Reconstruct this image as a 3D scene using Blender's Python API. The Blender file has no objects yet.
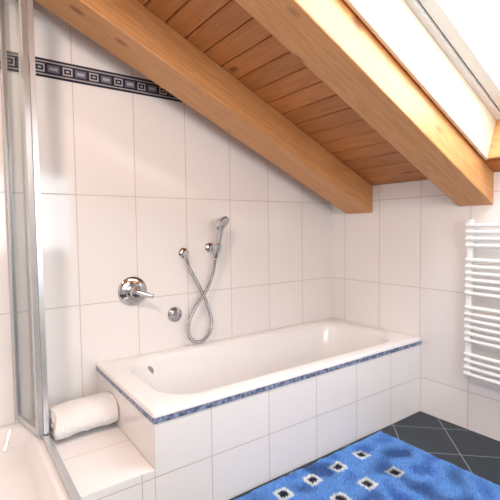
import bpy, bmesh, math, random
import numpy as np
from mathutils import Vector, Matrix, noise
random.seed(4)
C=bpy.context.scene.collection
sc=bpy.context.scene
sc.view_settings.view_transform='Standard'

# ---------------------------------------------------------------- materials
class NT:
    def __init__(s,name):
        s.m=bpy.data.materials.new(name); s.m.use_nodes=True
        s.t=s.m.node_tree; s.b=s.t.nodes['Principled BSDF']
    def n(s,ty,**k):
        x=s.t.nodes.new(ty)
        for a,v in k.items(): setattr(x,a,v)
        return x
    def l(s,a,b): s.t.links.new(a,b)
    def math(s,op,a,b=None,c=None):
        x=s.n('ShaderNodeMath',operation=op)
        for i,v in enumerate((a,b,c)):
            if v is None: continue
            if isinstance(v,(int,float)): x.inputs[i].default_value=v
            else: s.l(v,x.inputs[i])
        return x.outputs[0]
    def mix(s,f,a,b):
        x=s.n('ShaderNodeMix',data_type='RGBA')
        for i,v in ((0,f),(6,a),(7,b)):
            if isinstance(v,(int,float)): x.inputs[i].default_value=v
            elif isinstance(v,tuple): x.inputs[i].default_value=(*v,1)
            else: s.l(v,x.inputs[i])
        return x.outputs[2]
    def coord(s):
        tc=s.n('ShaderNodeTexCoord'); sp=s.n('ShaderNodeSeparateXYZ'); s.l(tc.outputs['Object'],sp.inputs[0])
        return tc.outputs['Object'],sp.outputs
    def bump(s,h,st=.2,d=.01):
        x=s.n('ShaderNodeBump'); x.inputs['Strength'].default_value=st; x.inputs['Distance'].default_value=d
        s.l(h,x.inputs['Height']); s.l(x.outputs[0],s.b.inputs['Normal'])
    def noise(s,vec,scale,detail=3,sc3=None):
        if sc3:
            mp=s.n('ShaderNodeMapping'); mp.inputs['Scale'].default_value=sc3; s.l(vec,mp.inputs[0]); vec=mp.outputs[0]
        x=s.n('ShaderNodeTexNoise'); x.inputs['Scale'].default_value=scale; x.inputs['Detail'].default_value=detail
        s.l(vec,x.inputs['Vector']); return x.outputs['Fac']
    def setp(s,**k):
        for a,v in k.items():
            a=a.replace('_',' '); s.b.inputs[a].default_value=(*v,1) if isinstance(v,tuple) else v

def simple(name,col,rough=.5,metal=0,**k):
    t=NT(name); t.setp(Base_Color=col,Roughness=rough,Metallic=metal,**k)
    v,_=t.coord(); f=t.noise(v,30)
    rr=t.math('MULTIPLY_ADD',f,.06,rough-.03); t.l(rr,t.b.inputs['Roughness'])
    return t.m

def edge(t,c,step,off,g):
    u=t.math('DIVIDE',t.math('SUBTRACT',c,off),step)
    f=t.math('FRACT',u)
    d=t.math('MINIMUM',f,t.math('SUBTRACT',1.0,f))
    mr=t.n('ShaderNodeMapRange'); mr.inputs[1].default_value=g*.4/step; mr.inputs[2].default_value=g*.8/step
    mr.inputs[3].default_value=1; mr.inputs[4].default_value=0
    t.l(d,mr.inputs[0]); return mr.outputs[0], t.math('FLOOR',u)

def tile(name,ua,us,uo,va,vs,vo,col=(.885,.855,.85),gcol=(.60,.54,.51),g=.0038,rough=.1):
    t=NT(name); vec,o=t.coord()
    e1,i1=edge(t,o[ua],us,uo,g); e2,i2=edge(t,o[va],vs,vo,g)
    e=t.math('MAXIMUM',e1,e2)
    wn=t.n('ShaderNodeTexWhiteNoise',noise_dimensions='2D'); cb=t.n('ShaderNodeCombineXYZ')
    t.l(i1,cb.inputs[0]); t.l(i2,cb.inputs[1]); t.l(cb.outputs[0],wn.inputs['Vector'])
    c2=t.mix(wn.outputs['Value'],col,tuple(x*.97 for x in col))
    t.l(t.mix(e,c2,gcol),t.b.inputs['Base Color'])
    t.l(t.math('MULTIPLY_ADD',e,.6,rough),t.b.inputs['Roughness'])
    h=t.math('ADD',t.math('SUBTRACT',1.0,e),t.math('MULTIPLY',t.noise(vec,9,2),.25))
    t.bump(h,.25,.004)
    return t.m

X_,Y_,Z_=0,1,2
ZS,ZO=.603,.235
M_wa=tile('tile_wall_x',X_,.33,.010,Z_,ZS,ZO)
M_wa2=tile('tile_wall_x_upper',X_,.33,.010,Z_,ZS,2.13)
M_wb=tile('tile_wall_y',Y_,.3265,-.148,Z_,ZS,ZO)
M_fx=tile('tile_apron_x',X_,.3245,0,Z_,.235,0)
M_fy=tile('tile_apron_y',Y_,.33,-.15,Z_,.235,0)
M_fz=tile('tile_ledge_top',X_,.33,-1.89,Y_,.30,-.51)

def slate():
    t=NT('slate_floor'); vec,o=t.coord(); r=.70710678
    p=t.math('MULTIPLY',t.math('ADD',o[0],o[1]),r); q=t.math('MULTIPLY',t.math('SUBTRACT',o[0],o[1]),r)
    e1,i1=edge(t,p,.30,.09,.005); e2,i2=edge(t,q,.30,.06,.005); e=t.math('MAXIMUM',e1,e2)
    wn=t.n('ShaderNodeTexWhiteNoise',noise_dimensions='2D'); cb=t.n('ShaderNodeCombineXYZ')
    t.l(i1,cb.inputs[0]); t.l(i2,cb.inputs[1]); t.l(cb.outputs[0],wn.inputs['Vector'])
    a=t.mix(wn.outputs['Value'],(.010,.017,.028),(.017,.027,.040))
    a=t.mix(t.noise(vec,14,6),a,(.024,.035,.048))
    t.l(t.mix(e,a,(.22,.25,.28)),t.b.inputs['Base Color'])
    t.setp(Roughness=.45)
    t.bump(t.math('ADD',t.math('MULTIPLY',t.noise(vec,22,6),.5),t.math('SUBTRACT',1.0,e)),.3,.004)
    return t.m
M_floor=slate()

def wood(name,c1,c2,c3,grain,rough=.42,attr=False,seed=0):
    t=NT(name); vec,o=t.coord()
    s=[9,9,9]; s[grain]=.55
    if attr:
        at=t.n('ShaderNodeAttribute',attribute_name='rnd')
        ad=t.n('ShaderNodeVectorMath',operation='ADD'); t.l(vec,ad.inputs[0])
        sc_=t.n('ShaderNodeVectorMath',operation='SCALE'); t.l(at.outputs['Color'],sc_.inputs[0]); sc_.inputs['Scale'].default_value=13
        t.l(sc_.outputs[0],ad.inputs[1]); vec=ad.outputs[0]
    n1=t.noise(vec,2.2,4,tuple(s))
    s2=[60,60,60]; s2[grain]=2
    n2=t.noise(vec,1.5,3,tuple(s2))
    f=t.math('FRACT',t.math('MULTIPLY',n1,7))
    f=t.math('ABSOLUTE',t.math('SUBTRACT',f,.5))
    f=t.math('MULTIPLY',f,2)
    a=t.mix(t.math('MULTIPLY',f,.7),c1,c2)
    a=t.mix(t.math('MULTIPLY',n2,.35),a,c2)
    s3=[1,1,1]; s3[grain]=.5
    mp=t.n('ShaderNodeMapping'); mp.inputs['Scale'].default_value=s3; t.l(vec,mp.inputs[0])
    vo=t.n('ShaderNodeTexVoronoi'); vo.inputs['Scale'].default_value=5.5; t.l(mp.outputs[0],vo.inputs['Vector'])
    mr=t.n('ShaderNodeMapRange'); mr.inputs[1].default_value=.055; mr.inputs[2].default_value=.13; mr.inputs[3].default_value=1; mr.inputs[4].default_value=0
    t.l(vo.outputs['Distance'],mr.inputs[0])
    a=t.mix(t.math('MULTIPLY',mr.outputs[0],.8),a,c3)
    if attr:
        hv=t.n('ShaderNodeHueSaturation'); t.l(a,hv.inputs['Color'])
        t.l(t.math('MULTIPLY_ADD',at.outputs['Fac'],.4,.8),hv.inputs['Value']); a=hv.outputs[0]
    t.l(a,t.b.inputs['Base Color']); t.setp(Roughness=rough)
    t.bump(n2,.1,.003)
    return t.m
M_beam=wood('pine_beam',(.71,.355,.145),(.54,.235,.080),(.26,.09,.03),0)
M_board=wood('pine_board',(.58,.235,.075),(.42,.150,.042),(.14,.045,.014),1,attr=True)
M_lining=wood('pine_lining',(.82,.72,.59),(.77,.64,.48),(.62,.45,.28),0)
M_sill=wood('pine_sill',(.70,.38,.16),(.56,.27,.10),(.3,.12,.04),1)

M_enamel=simple('white_enamel',(.89,.87,.87),.08)
M_chrome=simple('chrome',(.60,.61,.64),.08,1)
M_alu=simple('aluminium',(.60,.61,.63),.32,.75)
M_white=simple('white_lacquer',(.87,.88,.89),.25)
M_pvc=simple('window_frame_white',(.80,.81,.83),.35)
M_dark=simple('dark_gasket',(.03,.03,.035),.5)
M_plaster=simple('plaster',(.88,.84,.80),.8)
M_rose=simple('spray_face_grey',(.55,.56,.58),.4)

def hose_mat():
    t=NT('steel_hose'); t.setp(Base_Color=(.48,.48,.51),Metallic=1,Roughness=.25)
    tc=t.n('ShaderNodeTexCoord'); sp=t.n('ShaderNodeSeparateXYZ'); t.l(tc.outputs['UV'],sp.inputs[0])
    w=t.math('SINE',t.math('MULTIPLY',sp.outputs[0],900)); t.bump(w,.5,.002); return t.m
M_hose=hose_mat()

def glass():
    t=NT('clear_glass'); out=t.t.nodes['Material Output']
    tr=t.n('ShaderNodeBsdfTransparent'); tr.inputs[0].default_value=(.96,.98,.98,1)
    gl=t.n('ShaderNodeBsdfGlossy'); gl.inputs['Roughness'].default_value=.02
    lw=t.n('ShaderNodeLayerWeight'); lw.inputs[0].default_value=.5
    f=t.math('MULTIPLY_ADD',t.math('POWER',lw.outputs['Facing'],5),.5,.03)
    mx=t.n('ShaderNodeMixShader'); t.l(f,mx.inputs[0]); t.l(tr.outputs[0],mx.inputs[1]); t.l(gl.outputs[0],mx.inputs[2])
    t.l(mx.outputs[0],out.inputs[0]); return t.m
M_glass=glass()

def strip_mat():
    t=NT('blue_mottled_strip'); vec,o=t.coord()
    f=t.noise(vec,55,4); mr=t.n('ShaderNodeMapRange'); mr.inputs[1].default_value=.38; mr.inputs[2].default_value=.62; t.l(f,mr.inputs[0])
    t.l(t.mix(mr.outputs[0],(.08,.10,.19),(.30,.35,.50)),t.b.inputs['Base Color']); t.setp(Roughness=.15); return t.m
M_strip=strip_mat()

def border_mat():
    t=NT('patterned_border'); vec,o=t.coord()
    z0,h=2.036,.094; P=.135
    v=t.math('DIVIDE',t.math('SUBTRACT',o[2],z0),h)
    u=t.math('FRACT',t.math('DIVIDE',o[0],P))
    def band(c,a,b): return t.math('MULTIPLY',t.math('GREATER_THAN',c,a),t.math('LESS_THAN',c,b))
    dark=(.026,.030,.055); light=(.44,.42,.43); mid=(.15,.16,.22)
    col=t.mix(band(v,.12,.19),dark,light)
    col=t.mix(band(v,.81,.88),col,light)
    r1=t.math('MULTIPLY',band(v,.28,.72),band(u,.06,.42)); col=t.mix(r1,col,light)
    r2=t.math('MULTIPLY',band(v,.36,.64),band(u,.11,.37)); col=t.mix(r2,col,dark)
    r5=t.math('MULTIPLY',band(v,.45,.55),band(u,.18,.30)); col=t.mix(r5,col,light)
    r3=t.math('MULTIPLY',band(v,.30,.70),band(u,.52,.94)); col=t.mix(r3,col,mid)
    r4=t.math('MULTIPLY',band(v,.42,.58),band(u,.59,.87)); col=t.mix(r4,col,light)
    t.l(col,t.b.inputs['Base Color']); t.setp(Roughness=.15); return t.m
M_border=border_mat()

def towel_mat():
    t=NT('terry_cloth'); vec,o=t.coord(); t.setp(Base_Color=(.91,.89,.88),Roughness=.95,Sheen_Weight=.4)
    t.bump(t.noise(vec,170,4),.8,.008); return t.m
M_towel=towel_mat()

def rug_mat():
    t=NT('rug_pile'); at=t.n('ShaderNodeAttribute',attribute_name='col')
    t.l(at.outputs['Color'],t.b.inputs['Base Color']); t.setp(Roughness=.85,Sheen_Weight=.3); return t.m
M_rug=rug_mat()

# ---------------------------------------------------------------- mesh helpers
def mk(name,verts,faces,mats,parent=None,smooth=False,mw=None,bevel=0,seg=2):
    me=bpy.data.meshes.new(name); me.from_pydata([tuple(v) for v in verts],[],faces)
    for m in (mats if isinstance(mats,(list,tuple)) else [mats]): me.materials.append(m)
    bm=bmesh.new(); bm.from_mesh(me); bmesh.ops.recalc_face_normals(bm,faces=bm.faces); bm.to_mesh(me); bm.free()
    me.update()
    if smooth: me.polygons.foreach_set('use_smooth',[True]*len(me.polygons))
    ob=bpy.data.objects.new(name,me); C.objects.link(ob)
    if mw is not None: ob.matrix_world=mw
    if parent:
        ob.parent=parent
    if bevel:
        b=ob.modifiers.new('bev','BEVEL'); b.width=bevel; b.segments=seg; b.limit_method='ANGLE'
    return ob
def empty(name,loc=(0,0,0)):
    e=bpy.data.objects.new(name,None); C.objects.link(e); e.empty_display_size=.1; return e
BF=[(0,1,3,2),(4,6,7,5),(0,4,5,1),(2,3,7,6),(0,2,6,4),(1,5,7,3)]
def boxv(a,b):
    return [(x,y,z) for x in (a[0],b[0]) for y in (a[1],b[1]) for z in (a[2],b[2])]
def boxes(name,lst,mats,**k):
    V=[];F=[]
    for a,b in lst:
        n=len(V); V+=boxv(a,b); F+=[tuple(i+n for i in f) for f in BF]
    return mk(name,V,F,mats,**k)
def bynormal(ob,ix,iy,iz):
    for p in ob.data.polygons:
        n=p.normal; a=[abs(c) for c in n]; m=a.index(max(a)); p.material_index=(ix,iy,iz)[m]
def lathe(name,prof,pos,axis,mat,parent=None,n=32,smooth=True):
    ax=Vector(axis).normalized(); q=ax.to_track_quat('Z','Y'); P=Vector(pos)
    V=[];F=[]
    for r,h in prof:
        for i in range(n):
            a=2*math.pi*i/n; V.append(P+q@Vector((r*math.cos(a),r*math.sin(a),h)))
    for j in range(len(prof)-1):
        for i in range(n):
            k=(i+1)%n; F.append((j*n+i,j*n+k,(j+1)*n+k,(j+1)*n+i))
    F.append(tuple(range(n))); F.append(tuple((len(prof)-1)*n+i for i in range(n)))
    ob=mk(name,V,F,mat,parent=parent,smooth=smooth)
    if smooth:
        e=ob.modifiers.new('es','EDGE_SPLIT'); e.split_angle=math.radians(35)
    return ob
def tube(name,pts,r,mat,parent=None,cyc=False):
    cu=bpy.data.curves.new(name,'CURVE'); cu.dimensions='3D'; cu.bevel_depth=r; cu.bevel_resolution=4; cu.resolution_u=10; cu.use_fill_caps=True
    s=cu.splines.new('BEZIER'); s.bezier_points.add(len(pts)-1)
    for b,p in zip(s.bezier_points,pts): b.co=p; b.handle_left_type=b.handle_right_type='AUTO'
    cu.materials.append(mat); ob=bpy.data.objects.new(name,cu); C.objects.link(ob)
    if parent: ob.parent=parent
    return ob

# ---------------------------------------------------------------- room shell
TAN=.45; TH=math.atan(TAN); ZC=1.55       # ceiling z = ZC - TAN*x
XL,YB=-3.6,-3.4
def zc(x): return ZC-TAN*x
boxes('floor',[((XL-.1,YB-.1,-.06),(.1,.1,0))],M_floor)
def prismY(name,poly,y0,y1,mats,**k):
    n=len(poly); V=[(x,y0,z) for x,z in poly]+[(x,y1,z) for x,z in poly]
    F=[tuple(range(n)),tuple(range(n,2*n))]+[(i,(i+1)%n,n+(i+1)%n,n+i) for i in range(n)]
    return mk(name,V,F,mats,**k)
xb=(ZC-2.083)/TAN
wa=prismY('wall_left',[(XL,0),(.0,0),(.0,ZC),(xb,2.083),(XL,2.083)],0,.1,[M_wa])
prismY('upper_tiling',[(XL,2.083),(xb,2.083),(XL,zc(XL))],0,.1,[M_wa2],parent=wa)
xt0=(ZC-2.036)/TAN; xt1=(ZC-2.13)/TAN
prismY('trim_1',[(XL,2.036),(xt0,2.036),(xt1,2.13),(XL,2.13)],-.004,-.0002,M_border)
boxes('wall_right',[((0,YB,0),(.1,.1,ZC))],M_wb)
boxes('wall_far_left',[((XL-.1,YB,0),(XL,.1,zc(XL)))],M_wb)
wx0,wx1,wz0,wz1=-2.6,-1.2,.95,2.0
V=[];F=[]
wallp=[[(XL,0),(wx0,0),(wx0,zc(wx0)),(XL,zc(XL))],[(wx1,0),(0,0),(0,ZC),(wx1,zc(wx1))],
       [(wx0,0),(wx1,0),(wx1,wz0),(wx0,wz0)],[(wx0,wz1),(wx1,wz1),(wx1,zc(wx1)),(wx0,zc(wx0))]]
for poly in wallp:
    n=len(V); V+=[(x,YB-.15,z) for x,z in poly]+[(x,YB,z) for x,z in poly]
    F+=[(n,n+1,n+2,n+3),(n+4,n+5,n+6,n+7)]+[(n+i,n+(i+1)%4,n+4+(i+1)%4,n+4+i) for i in range(4)]
mk('wall_back',V,F,M_plaster)
w1=empty('added_fill_window')  # invented window behind the camera, added as frontal fill light
fw=.06
boxes('frame',[((wx0,YB-.1,wz0),(wx0+fw,YB-.04,wz1)),((wx1-fw,YB-.1,wz0),(wx1,YB-.04,wz1)),((wx0,YB-.1,wz0),(wx1,YB-.04,wz0+fw)),((wx0,YB-.1,wz1-fw),(wx1,YB-.04,wz1)),(((wx0+wx1)/2-.03,YB-.1,wz0),((wx0+wx1)/2+.03,YB-.04,wz1))],M_pvc,parent=w1)
boxes('pane',[((wx0+.03,YB-.073,wz0+.03),(wx1-.03,YB-.069,wz1-.03))],M_glass,parent=w1)

MC=Matrix.Translation((0,0,ZC))@Matrix.Rotation(TH,4,'Y'); MI=MC.inverted()
cs=math.cos(TH)
def LX(x): return x/cs
OX0,OX1=-1.75,-.13
OY0,OY1=-2.25,-1.265
V=[];F=[];R=[]
bw=.118
L0=LX(XL)-.1; x=0.0
def addboard(x0,x1,y0,y1,r):
    n=len(V); V.extend(boxv((x0,y0,0),(x1,y1,.02))); F.extend([tuple(i+n for i in f) for f in BF]); R.extend([r]*6)
while x>L0:
    x1=x-.002; x0=x-bw+.002; r=random.random()
    xm=(x0+x1)/2
    if LX(OX0)<xm<LX(OX1):
        addboard(x0,x1,OY1,0.0,r); addboard(x0,x1,YB,OY0,random.random())
    else: addboard(x0,x1,YB,0.0,r)
    x-=bw
ceil=mk('ceiling',V,F,M_board,mw=MC)
at=ceil.data.attributes.new('rnd','FLOAT_COLOR','FACE')
for i,r in enumerate(R): at.data[i].color=(r,(r*7.3)%1,(r*3.1)%1,1)
b=ceil.modifiers.new('b','BEVEL'); b.width=.006; b.segments=1
deck=boxes('roof_deck',[((L0,OY1,.021),(.1,.1,.20)),((L0,YB-.15,.021),(.1,OY0,.20)),((L0,OY0,.021),(LX(OX0),OY1,.20)),((LX(OX1),OY0,.021),(.1,OY1,.20))],M_sill,mw=MC)
deck.parent=ceil; deck.matrix_parent_inverse=MI
def rafter(name,y0,y1,h=.18,mat=M_beam):
    pts=[]
    for y in (y0,y1):
        for (xx,zz) in ((-.001,ZC+.001*TAN),( -.001,ZC-h),(XL+.01,zc(XL)-h),(XL+.01,zc(XL))):
            pts.append(MI@Vector((xx,y,zz-.001)))
    F=[(0,1,2,3),(4,5,6,7),(0,1,5,4),(1,2,6,5),(2,3,7,6),(3,0,4,7)]
    return mk(name,pts,F,mat,mw=MC,bevel=.006)
rafter('ceiling_beam',-.415,-.165,.20)
rafter('ceiling_beam.001',-1.255,-1.05,.185)
rafter('ceiling_beam.002',-2.50,-2.27)

# skylight
sk=empty('window_2')
T=.235
a,bb=LX(OX0),LX(OX1)
def part(name,lst,mat,bev=.003):
    o=boxes(name,lst,mat,bevel=bev); o.parent=sk; o.matrix_world=MC; return o
part('side_lining',[((a,OY1-.018,-.005),(bb,OY1,T)),((a,OY0,-.005),(bb,OY0+.018,T))],M_lining)
part('lower_lining',[((bb-.018,OY0+.018,-.005),(bb,OY1-.018,T))],M_sill)
part('upper_lining',[((a,OY0+.018,-.005),(a+.018,OY1-.018,T))],M_sill)
yo0,yo1=OY0,OY1
part('outer_frame',[((a,yo1-.05,T),(bb,yo1,T+.07)),((a,yo0,T),(bb,yo0+.05,T+.07)),((a,yo0+.05,T),(a+.05,yo1-.05,T+.07)),((bb-.05,yo0+.05,T),(bb,yo1-.05,T+.07))],M_pvc)
part('gasket',[((a+.05,yo1-.056,T+.02),(bb-.05,yo1-.05,T+.06))],M_dark,0)
part('sash',[((a+.056,yo1-.12,T+.012),(bb-.05,yo1-.056,T+.075)),((a+.056,yo0+.058,T+.012),(bb-.05,yo0+.12,T+.075)),((a+.056,yo0+.12,T+.012),(a+.12,yo1-.12,T+.075)),((bb-.12,yo0+.12,T+.012),(bb-.05,yo1-.12,T+.075))],M_pvc,.006)
part('pane',[((a+.11,yo0+.11,T+.045),(bb-.11,yo1-.11,T+.05))],M_glass,0)

# ---------------------------------------------------------------- bathtub
TX0,TY0=-1.89,-.81
tub=empty('bathtub')
def rrect(x0,x1,y0,y1,r,z,nc=12,ns=10):
    P=[]
    cor=[(x1-r,y1-r,0),(x0+r,y1-r,90),(x0+r,y0+r,180),(x1-r,y0+r,270)]
    arcs=[[(cx+r*math.cos(math.radians(a0+90*i/nc)),cy+r*math.sin(math.radians(a0+90*i/nc))) for i in range(nc+1)] for cx,cy,a0 in cor]
    for k in range(4):
        P+=arcs[k]; e=arcs[k][-1]; s=arcs[(k+1)%4][0]
        P+=[(e[0]+(s[0]-e[0])*i/ns,e[1]+(s[1]-e[1])*i/ns) for i in range(1,ns)]
    return [(x,y,z) for x,y in P]
def loft(name,rings,mat,cap=True,**k):
    n=len(rings[0]); V=[p for r in rings for p in r]; F=[]
    for j in range(len(rings)-1):
        for i in range(n):
            q=(i+1)%n; F.append((j*n+i,j*n+q,(j+1)*n+q,(j+1)*n+i))
    if cap: F.append(tuple((len(rings)-1)*n+i for i in range(n)))
    return mk(name,V,F,mat,smooth=True,**k)
x0,x1,y0,y1=TX0-.004,-.002,TY0-.004,-.002
ix0,ix1,iy0,iy1=-1.785,-.105,-.725,-.08
rings=[rrect(x0,x1,y0,y1,.012,.484),rrect(x0,x1,y0,y1,.012,.497),rrect(x0+.003,x1-.003,y0+.003,y1-.003,.012,.503),
 rrect(x0+.01,x1-.01,y0+.01,y1-.01,.012,.505),rrect(ix0-.02,ix1+.02,iy0-.02,iy1+.02,.2,.505)]
for d,z in ((-.006,.503),(.004,.496),(.012,.482),(.018,.45)):
    rings.append(rrect(ix0+d,ix1-d,iy0+d,iy1-d,.19,z))
for f in (.1,.3,.5,.7,.85,.95,1.0):
    z=.45-.37*(1-(1-f)**1.6)
    rings.append(rrect(ix0+.02+.33*f,ix1-.02-.12*f,iy0+.02+.07*f,iy1-.02-.07*f,.19-.03*f,z))
rings.append(rrect(ix0+.42,ix1-.2,iy0+.14,iy1-.14,.12,.074))
rings.append(rrect(ix0+.7,ix1-.5,iy0+.25,iy1-.25,.06,.072))
loft('basin',rings,M_enamel,parent=tub)
lathe('overflow_cap',[(.001,-.02),(.03,-.02),(.034,.004),(.03,.012),(.001,.014)],(-1.63,-.098,.425),(0,-1,.12),M_chrome,tub)
lathe('drain',[(.001,0),(.032,0),(.03,.006),(.001,.008)],(-1.0,-.4,.072),(0,0,1),M_chrome,tub)
ap=boxes('tiled_apron',[((TX0,TY0,0),(-.001,TY0+.04,.484)),((TX0,TY0+.04,0),(TX0+.04,-.001,.484))],[M_fy,M_fx,M_fz],parent=tub); bynormal(ap,0,1,2)
boxes('decor_strip',[((TX0-.004,TY0-.004,.460),(-.0015,TY0-.0002,.484)),((TX0-.004,TY0-.0002,.460),(TX0-.0002,-.0015,.484))],M_strip,parent=tub)

# ---------------------------------------------------------------- ledge beside the tub
SX=-2.19
lg=boxes('tiled_ledge',[((SX,TY0,0),(TX0-.0005,-.001,.27))],[M_fy,M_fx,M_fz],bevel=.003); bynormal(lg,0,1,2)

# ---------------------------------------------------------------- shower
sh=empty('shower_enclosure')
tx0,tx1,ty0,ty1=-3.15,SX-.002,-.95,-.002
rg=[rrect(tx0,tx1,ty0,ty1,.01,0),rrect(tx0,tx1,ty0,ty1,.01,.272),rrect(tx0+.008,tx1-.008,ty0+.008,ty1-.008,.01,.28),
    rrect(tx0+.05,tx1-.05,ty0+.05,ty1-.05,.1,.28),rrect(tx0+.06,tx1-.06,ty0+.06,ty1-.06,.1,.272),rrect(tx0+.085,tx1-.085,ty0+.085,ty1-.085,.1,.19),rrect(tx0+.13,tx1-.13,ty0+.13,ty1-.13,.08,.165),rrect(tx0+.4,tx1-.4,ty0+.4,ty1-.4,.03,.16)]
loft('tray',rg,M_enamel,parent=sh)
px=-2.207; zt=2.50
boxes('bottom_rail',[((px-.014,ty0+.01,.281),(px+.014,-.003,.305))],M_alu,parent=sh,bevel=.003)
boxes('wall_profile',[((px-.014,-.03,.305),(px+.014,-.003,zt))],M_alu,parent=sh,bevel=.003)
def panel(nm,p,q):
    p=Vector(p);q=Vector(q);d=(q-p).normalized();n=Vector((-d.y,d.x))
    def bx(s0,s1,w,z0,z1,mat,name):
        pts=[]
        for s in (s0,s1):
            for o in (-w,w):
                for z in (z0,z1):
                    c=p+d*s+n*o; pts.append((c.x,c.y,z))
        return mk(name,pts,BF,mat,parent=sh)
    L=(q-p).length
    bx(0,.022,.011,.31,zt,M_alu,nm+'_stile_1'); bx(L-.022,L,.011,.31,zt,M_alu,nm+'_stile_2')
    bx(.022,L-.022,.003,.31,zt,M_glass,nm+'_glass')
    bx(.022,L-.022,.009,.31,.335,M_alu,nm+'_rail_low'); bx(.022,L-.022,.009,zt-.03,zt,M_alu,nm+'_rail_top')
panel('door_leaf_a',(px,-.035),(px+.002,-.30))
panel('door_leaf_b',(px-.024,-.30),(px-.085,-.035))

# ---------------------------------------------------------------- towel (rolled, lying on the ledge)
V=[];F=[]
NS,NX=220,70; turns=2.6; thick=.026
def tow(s,xf,side):
    th=s*turns*2*math.pi; rr=(.20+.80*s)
    a_=.130*rr; bq=.066*rr
    cy=math.cos(th+math.pi*.9); cz=math.sin(th+math.pi*.9)
    r2=side*thick*.5
    y=(a_+r2)*cy; z=(bq+r2)*cz
    wob=noise.noise(Vector((xf*4,th*.5,side)))*.008+noise.noise(Vector((xf*22,th*3,3+side)))*.003+noise.noise(Vector((xf*60,th*9,9+side)))*.0025
    y+=wob*cy; z+=wob*cz
    xo=(xf-.5)*.285+ (noise.noise(Vector((th*.8,xf*2,7)))*.014)
    zz=z+.080
    if zz<.003: zz=.003+.002*(side+1)
    return (-2.038+xo,-.268+y+.02*(xf-.5),.2705+zz)
for side in (-1,1):
    for i in range(NS+1):
        for j in range(NX+1): V.append(tow(i/NS,j/NX,side))
W=NX+1; OFF=(NS+1)*W
for i in range(NS):
    for j in range(NX):
        q=i*W+j; F.append((q,q+1,q+W+1,q+W)); F.append((OFF+q,OFF+q+W,OFF+q+W+1,OFF+q+1))
for i in range(NS):
    for j in (0,NX):
        q=i*W+j; F.append((q,q+W,OFF+q+W,OFF+q))
for j in range(NX):
    for i in (0,NS):
        q=i*W+j; F.append((q,q+1,OFF+q+1,OFF+q))
mk('rolled_towel',V,F,M_towel,smooth=True)

# ---------------------------------------------------------------- fittings on wall
mx=empty('bath_mixer_tap')
mp=(-1.674,-.0005,.888)
lathe('escutcheon',[(.001,0),(.084,0),(.086,.006),(.080,.012),(.06,.016),(.048,.019),(.046,.03)],mp,(0,-1,0),M_chrome,mx,48)
lathe('cartridge_body',[(.032,.018),(.034,.03),(.034,.06),(.030,.068),(.001,.072)],mp,(0,-1,0),M_chrome,mx,40)
d=Vector((.90,-.30,-.34)).normalized()
lathe('lever',[(.001,-.03),(.014,-.028),(.018,0),(.016,.04),(.013,.075),(.015,.092),(.011,.10),(.001,.102)],(mp[0]+.005,-.06,mp[2]+.002),d,M_chrome,mx,24)

lathe('bath_filler_overflow',[(.001,0),(.046,0),(.048,.006),(.044,.012),(.036,.014),(.034,.026),(.020,.030),(.001,.032)],(-1.408,-.0005,.715),(0,-1,0),M_chrome,None,40)

hs=empty('hand_shower')
op=(-1.339,-.0005,1.098)
lathe('outlet_rosette',[(.001,0),(.031,0),(.033,.005),(.026,.010),(.016,.013),(.015,.045),(.001,.048)],op,(0,-1,0),M_chrome,hs,32)
lathe('outlet_elbow',[(.001,0),(.017,.001),(.017,.03),(.013,.034),(.012,.05),(.001,.051)],(op[0],-.042,op[2]+.012),(0,0,-1),M_chrome,hs,24)
hp=(-1.150,-.0005,1.125)
lathe('holder_rosette',[(.001,0),(.030,0),(.032,.005),(.025,.010),(.015,.013),(.015,.05),(.001,.052)],hp,(0,-1,0),M_chrome,hs,32)
hd=Vector((.15,-.14,.97)).normalized()
base=Vector((-1.150,-.072,1.05))
lathe('holder_clip',[(.020,.05),(.026,.055),(.027,.1),(.022,.105)],base,hd,M_chrome,hs,28)
lathe('handle',[(.001,-.005),(.013,-.004),(.015,.0),(.017,.03),(.021,.09),(.020,.15),(.019,.20),(.022,.225),(.001,.23)],base,hd,M_chrome,hs,28)
top=base+hd*.238
fd=Vector((.35,-.75,-.56)).normalized()
lathe('spray_head',[(.001,-.036),(.018,-.034),(.034,-.022),(.052,-.004),(.056,.006),(.053,.014),(.001,.014)],top,fd,M_chrome,hs,36)
lathe('spray_face',[(.001,.0141),(.046,.0141),(.044,.018),(.001,.019)],top,fd,M_rose,hs,36)
hp_=[(-1.339,-.042,1.062),(-1.328,-.044,1.02),(-1.288,-.045,.945),(-1.2295,-.045,.835),(-1.185,-.045,.719),(-1.168,-.045,.625),(-1.20,-.045,.55),(-1.26,-.05,.527),(-1.325,-.055,.560),(-1.343,-.06,.641),(-1.296,-.064,.751),(-1.220,-.068,.848),(-1.168,-.070,.955),(-1.152,-.071,1.03),(-1.150,-.072,1.052)]
tube('hose',hp_,.0105,M_hose,hs)

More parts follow.
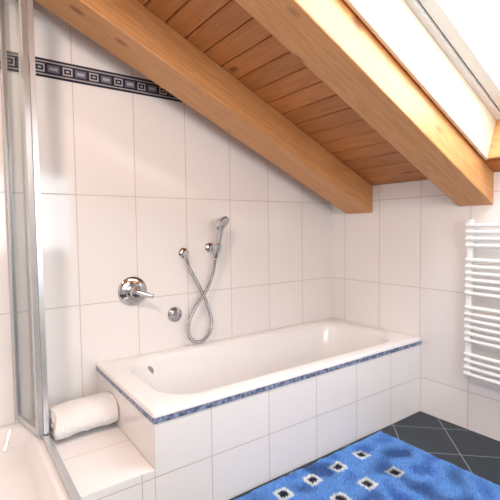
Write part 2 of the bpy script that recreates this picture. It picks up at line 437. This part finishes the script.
# ---------------------------------------------------------------- towel radiator on the right wall
rad=empty('towel_radiator')
xa=-.07; ya,yb=-1.16,-1.70; za,zb=.35,1.285
boxes('upright_1',[((xa-.015,ya-.018,za),(xa+.02,ya+.018,zb))],M_white,parent=rad,bevel=.01,seg=4)
boxes('upright_2',[((xa-.015,yb-.018,za),(xa+.02,yb+.018,zb))],M_white,parent=rad,bevel=.01,seg=4)
zz=zb-.035; ti=0; cnt=0
while zz>za+.02:
    ti+=1
    tube('tube_%d'%ti,[(xa-.012,ya+.015,zz),(xa-.024,(3*ya+yb)/4,zz),(xa-.028,(ya+yb)/2,zz),(xa-.024,(ya+3*yb)/4,zz),(xa-.012,yb-.015,zz)],.0125,M_white,rad)
    cnt+=1; zz-=.039
    if cnt in (4,10,16): zz-=.045
for i,z in enumerate((za+.12,zb-.12)):
    for j,y in enumerate((ya,yb)):
        lathe('bracket_%d_%d'%(i,j),[(.001,0),(.018,0),(.018,.006),(.009,.008),(.009,.055),(.001,.056)],(-.0005,y,z),(-1,0,0),M_white,rad,20)

# ---------------------------------------------------------------- rug
RX0,RX1,RY0,RY1=-1.58,-.475,-1.56,-.850
rng=np.random.default_rng(2)
sq=[(-.784,-.957),(-.970,-.960),(-1.152,-.960),(-1.335,-.960),(-.774,-1.155),(-.964,-1.14),(-1.150,-1.14)]
def rugcol(x,y):
    for i,(a_,b_) in enumerate(sq):
        dx,dy=abs(x-a_),abs(y-b_)
        if dx<.038 and dy<.038:
            if dx<.020 and dy<.020: return (.006,.012,.05)
            return (.86,.90,.93)
    return None
NB=90000
xs=rng.uniform(RX0,RX1,NB); ys=rng.uniform(RY0,RY1,NB)
V=[];F=[];CO=[]
for i in range(NB):
    x,y=xs[i],ys[i]
    big=noise.noise(Vector((x*7,y*7,0)))
    h=.019+.005*rng.random()+.003*big
    ed=min(x-RX0,RX1-x,y-RY0,RY1-y)
    if ed<.02: h*=.6+.4*ed/.02
    lx=.006*math.cos(big*5)+rng.normal(0,.003); ly=.006*math.sin(big*5+1)+rng.normal(0,.003)
    a_=rng.uniform(0,math.pi); w=.0030; dx,dy=w*math.cos(a_),w*math.sin(a_)
    n=len(V)
    V+=[(x-dx,y-dy,.006),(x+dx,y+dy,.006),(x+dx*.8+lx*.4,y+dy*.8+ly*.4,.006+h*.6),(x-dx*.8+lx*.4,y-dy*.8+ly*.4,.006+h*.6),(x+lx,y+ly,.006+h)]
    F+=[(n,n+1,n+2,n+3),(n+3,n+2,n+4)]
    c=rugcol(x,y)
    if c is None:
        f=.88+.28*rng.random()+.2*big; c=(.15*f,.385*f,.83*f)
    CO+=[c]*5
rug=empty('bath_rug')
me=bpy.data.meshes.new('pile'); me.from_pydata(V,[],F); me.materials.append(M_rug)
ca=me.attributes.new('col','FLOAT_COLOR','POINT')
ca.data.foreach_set('color',np.array([(*c,1) for c in CO],dtype=np.float32).ravel())
ob=bpy.data.objects.new('pile',me); C.objects.link(ob); ob.parent=rug
M_rb=simple('rug_backing',(.10,.30,.7),.9)
boxes('backing',[((RX0,RY0,.001),(RX1,RY1,.009))],M_rb,parent=rug)

# ---------------------------------------------------------------- warm fill lamp, added out of view to brighten the room
lamp=empty('added_fill_lamp')
lx_,ly_=-2.9,-1.7; lz_=zc(lx_)-.02
t=NT('fill_lamp_glow'); t.setp(Base_Color=(1,.9,.8),Emission_Color=(1,.82,.62),Emission_Strength=4.0)
lathe('fill_lamp_canopy',[(.001,0),(.16,0),(.16,.03),(.001,.031)],(lx_,ly_,lz_),(-math.sin(TH),0,-math.cos(TH)),M_white,lamp)
lathe('fill_lamp_shade',[(.001,.031),(.15,.032),(.15,.05),(.12,.08),(.06,.098),(.001,.10)],(lx_,ly_,lz_),(-math.sin(TH),0,-math.cos(TH)),t.m,lamp)
ld=bpy.data.lights.new('fill_light','AREA'); ld.shape='DISK'; ld.size=.3; ld.energy=34; ld.color=(1,.78,.64)
lo=bpy.data.objects.new('fill_light',ld); C.objects.link(lo); lo.location=(lx_-.05,ly_,lz_-.14); lo.rotation_euler=Vector((.6,.45,-.75)).to_track_quat('-Z','Y').to_euler(); lo.parent=lamp

# ---------------------------------------------------------------- world + portals
w=bpy.data.worlds.new('w'); sc.world=w; w.use_nodes=True
bg=w.node_tree.nodes['Background']; bg.inputs[0].default_value=(.93,.965,1.0,1); bg.inputs[1].default_value=11.0
def portal(name,mw,sx,sy):
    l=bpy.data.lights.new(name,'AREA'); l.shape='RECTANGLE'; l.size=sx; l.size_y=sy; l.energy=1
    l.cycles.is_portal=True
    o=bpy.data.objects.new(name,l); C.objects.link(o); o.matrix_world=mw
xm=(a+bb)/2
portal('skylight_portal',MC@Matrix.Translation((xm,(OY0+OY1)/2,T+.09)),bb-a,OY1-OY0)
portal('fill_window_portal',Matrix.Translation(((wx0+wx1)/2,YB-.12,(wz0+wz1)/2))@Matrix.Rotation(math.radians(90),4,'X'),wx1-wx0,wz1-wz0)

# ---------------------------------------------------------------- camera
cam=bpy.data.cameras.new('cam'); co=bpy.data.objects.new('cam',cam); C.objects.link(co)
cam.sensor_width=36; cam.sensor_fit='HORIZONTAL'; cam.lens=36*417/500; cam.clip_start=.02
pitch=math.radians(3.02); roll=math.radians(.7)
f0=Vector((.5835,.8121,0)).normalized(); fwd=(f0*math.cos(pitch)+Vector((0,0,-math.sin(pitch)))).normalized()
right=fwd.cross(Vector((0,0,1))).normalized(); up=right.cross(fwd)
r2=right*math.cos(roll)-up*math.sin(roll); u2=up*math.cos(roll)+right*math.sin(roll)
co.matrix_world=Matrix(((r2.x,u2.x,-fwd.x,-2.532),(r2.y,u2.y,-fwd.y,-2.385),(r2.z,u2.z,-fwd.z,1.25),(0,0,0,1)))
sc.camera=co
